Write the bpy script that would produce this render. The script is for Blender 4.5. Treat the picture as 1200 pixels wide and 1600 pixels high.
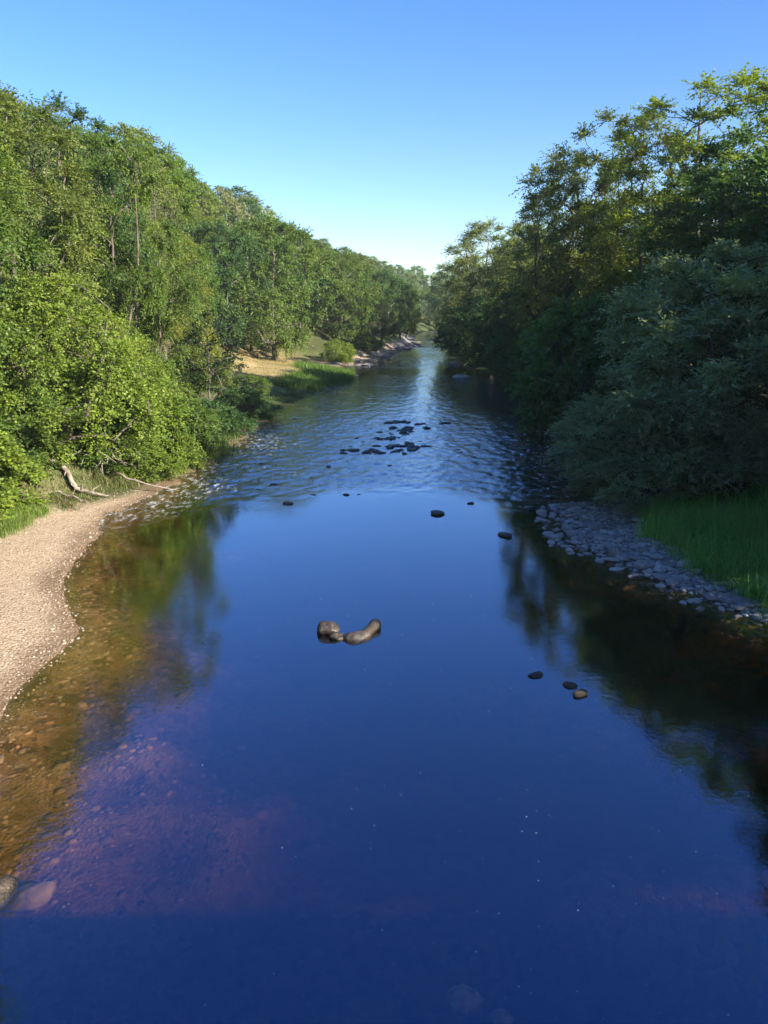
import bpy, math, random
import numpy as np
from mathutils import Vector

# ------------------------------------------------------------------ camera, sky, sun, exposure
for o in list(bpy.data.objects):
    bpy.data.objects.remove(o)
S = bpy.context.scene
COL = S.collection
CAM_H, PITCH = 8.0, math.radians(14.7)
cam_d = bpy.data.cameras.new('camera'); cam = bpy.data.objects.new('camera', cam_d); COL.objects.link(cam)
cam.location = (0, 0, CAM_H); cam.rotation_euler = (math.pi/2 - PITCH, 0, 0)
cam_d.sensor_fit = 'VERTICAL'; cam_d.sensor_height = 36; cam_d.sensor_width = 27; cam_d.lens = 27.0
cam_d.clip_start = 0.1; cam_d.clip_end = 9000
S.camera = cam
SUN_AZ, SUN_EL = math.radians(56), math.radians(25)          # azimuth measured from straight behind the camera towards its right
to_sun = Vector((math.sin(SUN_AZ)*math.cos(SUN_EL), -math.cos(SUN_AZ)*math.cos(SUN_EL), math.sin(SUN_EL)))
W = bpy.data.worlds.new('World'); S.world = W; W.use_nodes = True
nt = W.node_tree; bg = nt.nodes['Background']
sky = nt.nodes.new('ShaderNodeTexSky'); sky.sky_type = 'NISHITA'; sky.sun_disc = False
sky.sun_elevation = SUN_EL; sky.sun_rotation = math.atan2(to_sun.x, to_sun.y)
sky.altitude = 100; sky.air_density = 1.0; sky.dust_density = 0.5; sky.ozone_density = 3.5
hs = nt.nodes.new('ShaderNodeHueSaturation'); hs.inputs['Saturation'].default_value = 1.26; hs.inputs['Hue'].default_value = 0.512
nt.links.new(sky.outputs[0], hs.inputs['Color']); nt.links.new(hs.outputs[0], bg.inputs[0]); bg.inputs[1].default_value = 0.094
sun_d = bpy.data.lights.new('sun', 'SUN'); sun = bpy.data.objects.new('sun', sun_d); COL.objects.link(sun)
sun_d.energy = 5.0; sun_d.angle = math.radians(0.53); sun_d.color = (1.0, 0.90, 0.74)
sun.rotation_euler = to_sun.to_track_quat('Z', 'Y').to_euler(); sun.location = to_sun*200
S.view_settings.view_transform = 'Standard'; S.view_settings.look = 'None'
S.view_settings.gamma = 1.0; S.view_settings.use_curve_mapping = False
S.view_settings.exposure = 1.45
S.render.engine = 'CYCLES'
cy = S.cycles
cy.max_bounces = 8; cy.diffuse_bounces = 4; cy.glossy_bounces = 2; cy.transmission_bounces = 3
cy.transparent_max_bounces = 8; cy.volume_bounces = 0; cy.caustics_reflective = False; cy.caustics_refractive = False
cy.use_adaptive_sampling = True; cy.adaptive_threshold = 0.02
cy.sample_clamp_indirect = 4.0
try:
    cy.use_denoising = True; cy.denoiser = 'OPENIMAGEDENOISE'; cy.denoising_input_passes = 'RGB_ALBEDO_NORMAL'
except Exception:
    pass

rng = np.random.default_rng(7)
random.seed(7)

# ------------------------------------------------------------------ helpers
def _h(ix, iy, iz, s):
    n = (ix.astype(np.int64)*374761393 + iy.astype(np.int64)*668265263 + iz.astype(np.int64)*2147483647 + s*974634777) & 0xffffffff
    n = ((n ^ (n >> 13))*1274126177) & 0xffffffff
    n = ((n ^ (n >> 16))*2246822519) & 0xffffffff
    return ((n ^ (n >> 15)) & 0xffff)/65535.0
def noise3(x, y, z, s=0):
    x, y, z = np.broadcast_arrays(np.asarray(x, float), np.asarray(y, float), np.asarray(z, float))
    ix, iy, iz = np.floor(x).astype(np.int64), np.floor(y).astype(np.int64), np.floor(z).astype(np.int64)
    fx, fy, fz = x-ix, y-iy, z-iz
    fx, fy, fz = fx*fx*(3-2*fx), fy*fy*(3-2*fy), fz*fz*(3-2*fz)
    r = 0
    for a in (0, 1):
        for b in (0, 1):
            for c in (0, 1):
                w = (fx if a else 1-fx)*(fy if b else 1-fy)*(fz if c else 1-fz)
                r = r + w*_h(ix+a, iy+b, iz+c, s)
    return r*2-1
def fbm(x, y, z=0.0, s=0, o=3):
    r, a, t = 0, 1.0, 0
    x, y, z = np.asarray(x, float), np.asarray(y, float), np.asarray(z, float)
    for k in range(o):
        r = r + a*noise3(x, y, z, s+k); t += a; a *= .5; x = x*2.03+5.1; y = y*2.03+1.7; z = z*2.03+3.3
    return r/t
def sm(a, b, x):
    t = np.clip((np.asarray(x, float)-a)/(b-a), 0, 1); return t*t*(3-2*t)

def mesh_obj(name, verts, faces, mat, parent=None, attrs=None, smooth=False, mesh_only=False):
    """verts (n,3); faces: list of int arrays (m,3) or (m,4)"""
    if not isinstance(faces, (list, tuple)): faces = [faces]
    faces = [np.asarray(f, dtype=np.int32) for f in faces if len(f)]
    me = bpy.data.meshes.new(name)
    verts = np.asarray(verts, dtype=np.float32)
    me.vertices.add(len(verts)); me.vertices.foreach_set('co', verts.ravel())
    loops = np.concatenate([f.ravel() for f in faces])
    tot = np.concatenate([np.full(len(f), f.shape[1], np.int32) for f in faces])
    start = np.concatenate([[0], np.cumsum(tot)[:-1]]).astype(np.int32)
    me.loops.add(len(loops)); me.loops.foreach_set('vertex_index', loops)
    me.polygons.add(len(tot)); me.polygons.foreach_set('loop_start', start); me.polygons.foreach_set('loop_total', tot)
    if smooth: me.polygons.foreach_set('use_smooth', np.ones(len(tot), bool))
    me.update(calc_edges=True)
    for k, v in (attrs or {}).items():
        v = np.asarray(v, np.float32)
        dom = 'POINT' if v.shape[0] == len(verts) else 'FACE'
        if v.ndim == 1:
            a = me.attributes.new(k, 'FLOAT', dom); a.data.foreach_set('value', v)
        else:
            a = me.attributes.new(k, 'FLOAT_COLOR', dom); a.data.foreach_set('color', np.c_[v, np.ones(len(v))].astype(np.float32).ravel())
    me.materials.append(mat)
    if mesh_only: return me
    o = bpy.data.objects.new(name, me); COL.objects.link(o)
    if parent: o.parent = parent
    return o
def tag(o, label=None, cat=None, group=None, kind=None):
    if label: o['label'] = label
    if cat: o['category'] = cat
    if group: o['group'] = group
    if kind: o['kind'] = kind
    return o
def empty(name, loc, rz=0, sc=(1, 1, 1)):
    o = bpy.data.objects.new(name, None); COL.objects.link(o)
    o.location = loc; o.rotation_euler = (0, 0, rz); o.scale = sc; o.empty_display_size = .3
    return o
def ordw(n):
    w = ['first', 'second', 'third', 'fourth', 'fifth', 'sixth', 'seventh', 'eighth', 'ninth', 'tenth', 'eleventh', 'twelfth']
    if n <= 12: return w[n-1]
    suf = 'th' if 10 <= n % 100 <= 20 else {1: 'st', 2: 'nd', 3: 'rd'}.get(n % 10, 'th')
    return f'{n}{suf}'
def tubes(paths, radii, sides=6):
    """list of polylines (k,3) and radii (k,) -> verts, quads"""
    V, F, n0 = [], [], 0
    ang = np.linspace(0, 2*math.pi, sides, endpoint=False)
    for P, R in zip(paths, radii):
        P = np.asarray(P, float); R = np.asarray(R, float)
        T = np.gradient(P, axis=0); T /= np.linalg.norm(T, axis=1)[:, None]+1e-9
        ref = np.where(np.abs(T[:, 2:3]) > .9, np.array([[1., 0, 0]]), np.array([[0, 0, 1.]]))
        A = np.cross(T, ref); A /= np.linalg.norm(A, axis=1)[:, None]+1e-9
        B = np.cross(T, A)
        ring = P[:, None, :]+R[:, None, None]*(np.cos(ang)[None, :, None]*A[:, None, :]+np.sin(ang)[None, :, None]*B[:, None, :])
        k = len(P); V.append(ring.reshape(-1, 3))
        i = np.arange(k-1)[:, None]*sides; j = np.arange(sides)[None, :]; j2 = (j+1) % sides
        F.append((np.stack([i+j, i+j2, i+sides+j2, i+sides+j], -1).reshape(-1, 4))+n0)
        n0 += k*sides
    return np.concatenate(V), np.concatenate(F)
def screen(p):
    """photo pixel of a world point (only used to put names in order and to drop what is out of frame)"""
    y, z = p[1], p[2]-CAM_H
    d = y*math.cos(PITCH)-z*math.sin(PITCH); u = z*math.cos(PITCH)+y*math.sin(PITCH)
    return (600+1200*p[0]/max(d, .01), 800-1200*u/max(d, .01), d)

# ------------------------------------------------------------------ materials
class NT:
    def __init__(s, name):
        s.m = bpy.data.materials.new(name); s.m.use_nodes = True; s.t = s.m.node_tree; s.t.nodes.clear()
        s.out = s.n('ShaderNodeOutputMaterial')
    def n(s, ty, ins=None, **kw):
        nd = s.t.nodes.new(ty)
        for k, v in kw.items(): setattr(nd, k, v)
        for k, v in (ins or {}).items():
            if isinstance(v, bpy.types.NodeSocket): s.t.links.new(v, nd.inputs[k])
            else: nd.inputs[k].default_value = v
        return nd
    def link(s, a, b): s.t.links.new(a, b)
    def ramp(s, fac, stops, interp='LINEAR'):
        r = s.n('ShaderNodeValToRGB', {0: fac}); cr = r.color_ramp; cr.interpolation = interp
        while len(cr.elements) < len(stops): cr.elements.new(0.5)
        for e, (p, c) in zip(cr.elements, stops): e.position = p; e.color = (*c, 1)
        return r.outputs[0]
    def mix(s, f, a, b, bt='MIX'):
        m = s.n('ShaderNodeMix', data_type='RGBA', blend_type=bt)
        for k, v in ((0, f), (6, a), (7, b)):
            if isinstance(v, bpy.types.NodeSocket): s.t.links.new(v, m.inputs[k])
            else: m.inputs[k].default_value = (*v, 1) if isinstance(v, tuple) else v
        return m.outputs[2]
    def math(s, op, a, b=0.0, clamp=False):
        m = s.n('ShaderNodeMath', {0: a, 1: b}, operation=op, use_clamp=clamp); return m.outputs[0]
    def attr(s, name, out='Fac'): return s.n('ShaderNodeAttribute', attribute_name=name).outputs[out]
    def noise(s, scale, detail=4, rough=.55, vec=None, out='Fac'):
        nd = s.n('ShaderNodeTexNoise', {'Scale': scale, 'Detail': detail, 'Roughness': rough})
        s.t.links.new(vec or s.pos(), nd.inputs['Vector']); return nd.outputs[out]
    def pos(s):
        if not hasattr(s, '_p'): s._p = s.n('ShaderNodeNewGeometry').outputs['Position']
        return s._p
    def obj(s):
        if not hasattr(s, '_o'): s._o = s.n('ShaderNodeTexCoord').outputs['Object']
        return s._o

def leaf_material():
    m = NT('leaves')
    oi = m.n('ShaderNodeObjectInfo')
    v = m.attr('tone')
    vary = m.ramp(v, [(0, (.50, .62, .55)), (.5, (1, 1, 1)), (.85, (1.25, 1.18, .85)), (1, (1.5, 1.15, .7))])
    c = m.mix(1.0, oi.outputs['Color'], vary, 'MULTIPLY')
    p = m.n('ShaderNodeBsdfPrincipled', {'Base Color': c, 'Roughness': .5, 'Specular IOR Level': .35})
    tcol = m.mix(1.0, c, (1.35, 1.25, .45), 'MULTIPLY')
    tr = m.n('ShaderNodeBsdfTranslucent', {'Color': tcol})
    mx = m.n('ShaderNodeMixShader', {0: .44}); m.link(p.outputs[0], mx.inputs[1]); m.link(tr.outputs[0], mx.inputs[2])
    m.link(mx.outputs[0], m.out.inputs[0]); return m.m
def simple(name, fn, rough=.85, spec=.3, bump=None):
    m = NT(name)
    p = m.n('ShaderNodeBsdfPrincipled', {'Roughness': rough, 'Specular IOR Level': spec})
    m.link(fn(m), p.inputs['Base Color'])
    if bump:
        sc, st, d = bump
        b = m.n('ShaderNodeBump', {'Strength': st, 'Distance': d, 'Height': m.noise(sc, 5, .6, m.obj())})
        m.link(b.outputs[0], p.inputs['Normal'])
    m.link(p.outputs[0], m.out.inputs[0]); return m.m
M_LEAF = leaf_material()
M_BARK = simple('bark', lambda m: m.ramp(m.noise(3.0, 5, .6, m.obj()), [(.3, (.055, .045, .036)), (.55, (.13, .11, .09)), (.75, (.23, .20, .165))]), .9, .2, (14, .5, .04))
M_PALEWOOD = simple('bleached_wood', lambda m: m.ramp(m.noise(4.0, 5, .6, m.obj()), [(.3, (.12, .095, .075)), (.5, (.28, .235, .195)), (.7, (.40, .35, .30))]), .85, .2, (20, .5, .02))
M_DEADWOOD = simple('dead_wood', lambda m: m.ramp(m.noise(4.0, 5, .6, m.obj()), [(.3, (.15, .13, .105)), (.7, (.34, .30, .25))]), .9, .2)
def rock_col(m):
    a = m.ramp(m.noise(5, 6, .65, m.obj()), [(.3, (.09, .085, .085)), (.5, (.19, .18, .175)), (.7, (.31, .29, .27))])
    oi = m.n('ShaderNodeObjectInfo')
    return m.mix(1.0, a, oi.outputs['Color'], 'MULTIPLY')
M_ROCK = simple('river_rock', rock_col, .7, .35, (9, .6, .05))
def wet_rock_col(m):
    a = m.ramp(m.noise(6, 6, .65, m.obj()), [(.32, (.030, .026, .024)), (.52, (.085, .075, .066)), (.66, (.15, .125, .095)), (.8, (.24, .19, .12))])
    oi = m.n('ShaderNodeObjectInfo')
    c = m.mix(1.0, a, oi.outputs['Color'], 'MULTIPLY')
    zz = m.n('ShaderNodeSeparateXYZ', {0: m.pos()}).outputs[2]
    wet = m.n('ShaderNodeMapRange', {'Value': m.math('ADD', zz, m.math('MULTIPLY', m.noise(9, 4), .10)), 'From Min': .13, 'From Max': .09}).outputs[0]
    return m.mix(wet, c, m.mix(1.0, c, (.38, .36, .30), 'MULTIPLY'))
M_WETROCK = simple('wet_rock', wet_rock_col, .42, .5, (8, .7, .06))
M_PEBBLE = simple('pebbles', lambda m: m.mix(.25, m.attr('pcol', 'Color'), m.ramp(m.noise(40, 3), [(.3, (.15, .12, .10)), (.7, (.6, .52, .45))])), .8, .3)
M_BLADE = simple('grass_blade', lambda m: m.attr('pcol', 'Color'), .5, .35)
def blade_mat():
    m = NT('grass_blades')
    c = m.attr('pcol', 'Color')
    p = m.n('ShaderNodeBsdfPrincipled', {'Base Color': c, 'Roughness': .45, 'Specular IOR Level': .35})
    tr = m.n('ShaderNodeBsdfTranslucent', {'Color': m.mix(1.0, c, (1.2, 1.25, .5), 'MULTIPLY')})
    mx = m.n('ShaderNodeMixShader', {0: .35}); m.link(p.outputs[0], mx.inputs[1]); m.link(tr.outputs[0], mx.inputs[2])
    m.link(mx.outputs[0], m.out.inputs[0]); return m.m
M_BLADE = blade_mat()
M_FOAM = simple('foam', lambda m: m.ramp(m.noise(30, 2), [(.3, (.7, .7, .68)), (.7, (.85, .85, .84))]), .6, .3)
M_STONEWALL = simple('bridge_stone', lambda m: m.ramp(m.noise(1.5, 6, .65), [(.3, (.20, .18, .15)), (.7, (.38, .34, .28))]), .9, .2)

def ground_mat():
    m = NT('ground')
    gravel_c = m.ramp(m.n('ShaderNodeTexVoronoi', {'Vector': m.pos(), 'Scale': 16.0}).outputs['Color'],
                      [(.1, (.26, .19, .12)), (.4, (.42, .32, .215)), (.7, (.50, .39, .28)), (1, (.58, .48, .37))])
    gravel = m.mix(m.math('MULTIPLY', m.noise(.9, 4), .55), gravel_c, (.33, .235, .155))
    vb = m.n('ShaderNodeTexVoronoi', {'Vector': m.pos(), 'Scale': 5.5}).outputs['Color']
    bedc = m.ramp(vb, [(.1, (.24, .155, .08)), (.4, (.46, .28, .125)), (.7, (.56, .36, .175)), (1, (.60, .44, .28))])
    algae = m.ramp(m.noise(.55, 5, .6), [(.40, (1, 1, 1)), (.60, (.62, .62, .48)), (.72, (.36, .40, .28))])
    bed = m.mix(1.0, bedc, algae, 'MULTIPLY')
    grass = m.ramp(m.noise(1.4, 6, .7), [(.3, (.045, .075, .018)), (.55, (.085, .13, .03)), (.75, (.16, .17, .06))])
    soil = m.ramp(m.noise(1.1, 6, .7), [(.3, (.035, .03, .018)), (.55, (.07, .06, .03)), (.75, (.13, .10, .06))])
    dry = m.ramp(m.noise(.8, 6, .7), [(.3, (.22, .17, .07)), (.5, (.38, .28, .13)), (.7, (.46, .35, .21))])
    c = m.mix(m.attr('zgrass'), soil, grass)
    c = m.mix(m.attr('zdry'), c, dry)
    gravel = m.mix(m.attr('zgrey'), gravel, m.mix(.75, gravel_c, m.ramp(m.noise(3, 5), [(.3, (.15, .145, .14)), (.7, (.33, .32, .31))])))
    c = m.mix(m.attr('zgravel'), c, gravel)
    c = m.mix(m.attr('zbed'), c, bed)
    c = m.mix(m.attr('zwet'), c, m.mix(1.0, c, (.42, .36, .30), 'MULTIPLY'))
    p = m.n('ShaderNodeBsdfPrincipled', {'Base Color': c, 'Roughness': .9, 'Specular IOR Level': .2})
    hgt = m.math('ADD', m.math('MULTIPLY', m.n('ShaderNodeTexVoronoi', {'Vector': m.pos(), 'Scale': 16.0}).outputs['Distance'], -1.0), m.noise(2.0, 5))
    b = m.n('ShaderNodeBump', {'Strength': .6, 'Distance': .05, 'Height': hgt}); m.link(b.outputs[0], p.inputs['Normal'])
    m.link(p.outputs[0], m.out.inputs[0]); return m.m
M_GROUND = ground_mat()

def water_mat():
    m = NT('river_water')
    # fine ripples; 'rough' says how broken the surface is at that place
    ro = m.attr('rough')
    mp = m.n('ShaderNodeMapping', {'Vector': m.pos(), 'Scale': (1.0, 1.0, 1.0)})
    h1 = m.noise(1.1, 3, .5, mp.outputs[0])
    mp2 = m.n('ShaderNodeMapping', {'Vector': m.pos(), 'Scale': (6.5, 8.5, 5.0), 'Rotation': (0, 0, .35)})
    h2 = m.noise(1.0, 3, .6, mp2.outputs[0])
    hh = m.math('ADD', m.math('MULTIPLY', h1, .0032), m.math('MULTIPLY', h2, m.math('ADD', m.math('MULTIPLY', ro, .015), .0010)))
    b = m.n('ShaderNodeBump', {'Strength': 1.0, 'Distance': 1.0, 'Height': hh})
    lw = m.n('ShaderNodeLayerWeight', {'Blend': .5}); m.link(b.outputs[0], lw.inputs['Normal'])
    f = m.math('ADD', m.math('MULTIPLY', m.math('POWER', lw.outputs['Facing'], 3.2), .78), .22, True)
    tr = m.n('ShaderNodeBsdfTransparent', {'Color': (.95, .90, .80, 1)})
    gl = m.n('ShaderNodeBsdfGlossy', {'Color': m.mix(m.math('POWER', lw.outputs['Facing'], 1.1), (.33, .54, 1.0), (.95, .97, 1.0)), 'Roughness': m.math('MULTIPLY', m.math('MAXIMUM', m.math('SUBTRACT', ro, .2), 0.0), .16)}); m.link(b.outputs[0], gl.inputs['Normal'])
    mx = m.n('ShaderNodeMixShader', {0: f}); m.link(tr.outputs[0], mx.inputs[1]); m.link(gl.outputs[0], mx.inputs[2])
    # white painted over the riffle for its pale sky reflections, plus some foam
    mp3 = m.n('ShaderNodeMapping', {'Vector': m.pos(), 'Scale': (3.6, 1.7, 2.0), 'Rotation': (0, 0, -.25)})
    fo = m.math('MULTIPLY', m.n('ShaderNodeMapRange', {'Value': m.noise(1.0, 6, .72, mp3.outputs[0]), 'From Min': .51, 'From Max': .70}).outputs[0], m.n('ShaderNodeMapRange', {'Value': ro, 'From Min': .22, 'From Max': .8}).outputs[0], True)
    fd = m.n('ShaderNodeBsdfDiffuse', {'Color': (.75, .78, .82, 1)})
    mf = m.n('ShaderNodeMixShader', {0: m.math('MULTIPLY', fo, .6)}); m.link(mx.outputs[0], mf.inputs[1]); m.link(fd.outputs[0], mf.inputs[2])
    m.link(mf.outputs[0], m.out.inputs['Surface'])
    va = m.n('ShaderNodeVolumeAbsorption', {'Color': (.46, .33, .15, 1), 'Density': 2.1})
    m.link(va.outputs[0], m.out.inputs['Volume'])
    return m.m
M_WATER = water_mat()

# ------------------------------------------------------------------ terrain and river
LY = np.array([-200, -40, 5, 14, 18.4, 22, 26, 30.5, 34.6, 39, 45.7, 55, 64, 83.5, 91, 97, 104, 112, 122, 135, 161, 185, 255, 300, 400, 520, 3000], float)
LX = np.array([-9, -8.6, -8.0, -8.0, -7.9, -9.8, -10.6, -10.7, -10.3, -9.6, -9.2, -9.2, -8.6, -6.9, -4.2, -4.0, -6.5, -7.4, -4.2, -1.5, 4, 7.5, 10.4, 15, 44, 110, 1800], float)
RY = np.array([-200, -40, 5, 15, 19.3, 21, 23.9, 26, 29.5, 35, 45, 55, 70, 95, 119, 140, 170, 255, 300, 400, 520, 3000], float)
RX = np.array([14, 13.5, 13, 11.8, 10.2, 9.2, 7.7, 6.9, 7.0, 9.2, 11.5, 12, 13, 14, 12.5, 13, 15.5, 21, 28, 62, 132, 1840], float)
def xl(y): return np.interp(y, LY, LX)+.35*noise3(np.asarray(y)*.45, 3.3, 0, 11)
def xr(y): return np.interp(y, RY, RX)+.40*noise3(np.asarray(y)*.5, 7.3, 0, 12)
def ground(x, y):
    x = np.asarray(x, float); y = np.asarray(y, float)
    a, b = xl(y), xr(y)
    dl, dr = x-a, b-x
    rapid = sm(33, 40, y)*(1-sm(66, 82, y))
    dmax = 1.9*(1-rapid)+.42*rapid
    dmax = np.where(y > 80, .9, dmax)
    sl = .17+.10*sm(24, 34, y); sr = .20
    mm = np.minimum(np.maximum(dl, 0)*sl, np.maximum(dr, 0)*sr)
    depth = dmax*np.tanh(mm/dmax)
    depth = depth*(1-.40*np.clip(fbm(x*.42, y*.42, 0, 31, 3)*2.4, -.5, 1.25))
    bed = -depth+.05*fbm(x*1.2, y*1.2, 0, 35, 3)*np.minimum(mm*8, 1)
    # left land
    d = np.maximum(-dl, 0)
    beach = (1-sm(29, 34, y))
    clearing = sm(66, 80, y)*(1-sm(118, 140, y))
    bw = 1.6+4.6*beach+9*clearing
    zl = d*.085*np.minimum(1, bw/np.maximum(d, .01)) + np.where(d > bw, 0, 0)
    zl = np.minimum(d, bw)*(.085+.05*clearing)+ (1.1-.6*clearing)*sm(bw, bw+2.2, d)
    zl = zl+20*sm(bw, bw+36, d)*(.92+.16*fbm(x*.02, y*.02, 0, 41, 2))+.06*np.maximum(d-bw-36, 0)*np.exp(-np.maximum(d-bw-36, 0)/300)
    zl = zl+(.04+.35*sm(bw, bw+5, d))*fbm(x*.4, y*.4, 0, 42, 3)*np.minimum(d, 1)
    # right land
    e = np.maximum(-dr, 0)
    shelf = sm(15, 20, y)*(1-sm(30, 34, y))
    rw = .8+5.2*shelf
    zr = np.minimum(e, rw)*.10+1.0*sm(rw, rw+2.5, e)+7*sm(rw+4, rw+45, e)
    zr = zr+(.05+.3*sm(rw, rw+4, e))*fbm(x*.4, y*.4, 0, 52, 3)*np.minimum(e, 1)
    z = np.where(dl < 0, zl, np.where(dr < 0, zr, bed))
    return z
def gz(x, y): return float(ground(np.array([x]), np.array([y]))[0])

ys = [-60.0]
while ys[-1] < 3200:
    y = ys[-1]; ys.append(y+max(.28, abs(y)*.012 if y > 0 else .9 if y < -4 else .28))
ys = np.array(ys)
xs = [0.0]
while xs[-1] < 1500:
    x = xs[-1]; xs.append(x+(.30 if x < 15 else .30+(x-15)*.06))
xs = np.array(xs); xs = np.concatenate([-xs[:0:-1], xs])
# shift each row sideways with the valley so that the fine columns stay on the river
ctr = np.interp(ys, [-60, 120, 300, 520, 3200], [0, 3, 18, 110, 1900])
GX = xs[None, :]+ctr[:, None]; GY = np.repeat(ys[:, None], len(xs), 1)
GZ = ground(GX, GY)
nr, nc = GX.shape
dl = GX-xl(GY); dr = xr(GY)-GX
d = np.maximum(-dl, 0); e = np.maximum(-dr, 0)
beachA = (1-sm(29.5, 33.5, GY))*(1-sm(3.6, 5.4, d+1.1*fbm(GX*.5, GY*.5, 0, 61)))*(dl < 0.3)
thin = (1-sm(.5, 1.6, d))*(dl < .3)*(GY >= 29)*(GY < 60)*.8
far_bar = sm(100, 106, GY)*(1-sm(240, 270, GY))*(1-sm(2.5, 5, d))*(dl < .3)
shelfR = sm(17, 19.5, GY)*(1-sm(30, 33, GY))*(1-sm(2.4, 3.6, e+.8*fbm(GX*.6, GY*.6, 0, 62)))*(dr < .3)
zgravel = np.clip(beachA+thin+far_bar+shelfR, 0, 1)
zbed = sm(-.02, .12, np.minimum(dl, dr))
clear = sm(70, 78, GY)*(1-sm(112, 128, GY))*sm(3.0, 5.0, d+1.5*fbm(GX*.3, GY*.3, 0, 63))*(1-sm(13, 17, d))
zgrass = np.clip(.55*(1-sm(6, 14, np.maximum(d, e)))+.2*fbm(GX*.2, GY*.2, 0, 64)+.5*sm(70, 78, GY)*(1-sm(118, 130, GY))*(d < 14), 0, 1)
idx = np.arange(nr*nc).reshape(nr, nc)
q = np.stack([idx[:-1, :-1], idx[:-1, 1:], idx[1:, 1:], idx[1:, :-1]], -1).reshape(-1, 4)
g = mesh_obj('ground', np.stack([GX, GY, GZ], -1).reshape(-1, 3), q, M_GROUND, smooth=True,
             attrs={'zgravel': zgravel.ravel(), 'zwet': (1-sm(.02, .10, GZ+.05*fbm(GX*1.3, GY*1.3, 0, 66))).ravel()*(GZ.ravel() > -.06)*.8, 'zgrey': (GX > 3).astype(float).ravel(), 'zbed': zbed.ravel(), 'zgrass': zgrass.ravel(), 'zdry': (clear*.9).ravel()})
tag(g, 'wooded valley floor with stony riverbed, gravel shore and steep left slope', 'ground', kind='structure')

# water: one closed body, its top really rippled in the rapids
def rapids(x, y):
    """0 calm pool .. 1 broken water"""
    y0 = 33.5-.055*(x-.5)**2-1.2*sm(3, 6, x)      # lip of the riffle bows towards the camera at both sides
    r = sm(-1.0, 4.5, y-y0+1.0*fbm(x*.5, y*.25, 0, 71))
    r = r*(1-.4*sm(52, 64, y))
    r = np.maximum(r, .75*np.exp(-((y-84-.25*x)/5.0)**2))
    r = r*(1-.65*np.exp(-((y-104)/9)**2))
    return np.clip(r*(.55+.6*np.clip(fbm(x*.22, y*.09, 0, 72)+.5, 0, 1)), 0, 1)
wy = [1.0]
while wy[-1] < 520: wy.append(wy[-1]+max(.07, wy[-1]*.0052))
wy = np.array([-60., -30, -10, -3]+wy)
s = np.linspace(0, 1, 260)
WX = (xl(wy)-1.6)[:, None]+s[None, :]*((xr(wy)+1.6)-(xl(wy)-1.6))[:, None]
WY = np.repeat(wy[:, None], len(s), 1)
R = rapids(WX, WY)*(WY > 2)
amp = R*(.050+.0003*WY)
wv = .55*fbm(WX*1.1+WY*.3, WY*.9-WX*.35, 0, 81, 3)+.85*fbm(WX*2.7, WY*2.3, 0, 82, 2)
WZ = amp*wv
near_shore = np.exp(-np.minimum(WX-xl(WY), xr(WY)-WX)/1.2)
rough = np.clip(R+.10*near_shore*(WY < 34)+.22*np.clip(fbm(WX*.18, WY*.10, 0, 83)-.05, 0, 1)*(WX < -3)+.025+.11*np.clip(fbm(WX*.55, WY*.22, 0, 84)-.05, 0, 1), 0, 1)
n1, n2 = WX.shape
top = np.stack([WX, WY, WZ], -1).reshape(-1, 3)
idx = np.arange(n1*n2).reshape(n1, n2)
q = np.stack([idx[:-1, :-1], idx[:-1, 1:], idx[1:, 1:], idx[1:, :-1]], -1).reshape(-1, 4)
bl = np.stack([WX[:, 0], WY[:, 0], np.full(n1, -4.)], -1); br = np.stack([WX[:, -1], WY[:, -1], np.full(n1, -4.)], -1)
ib = n1*n2+np.arange(n1); ir = ib+n1
V = np.concatenate([top, bl, br])
F = [q, np.stack([idx[:-1, 0], idx[1:, 0], ib[1:], ib[:-1]], -1), np.stack([idx[:-1, -1], ir[:-1], ir[1:], idx[1:, -1]], -1),
     np.stack([ib[:-1], ib[1:], ir[1:], ir[:-1]], -1)]
wo = mesh_obj('river_water', V, F, M_WATER, smooth=True, attrs={'rough': np.concatenate([rough.ravel(), np.zeros(2*n1)])})
tag(wo, 'clear brown river reflecting deep blue sky, calm pool before a riffle', 'river', kind='structure')

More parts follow.
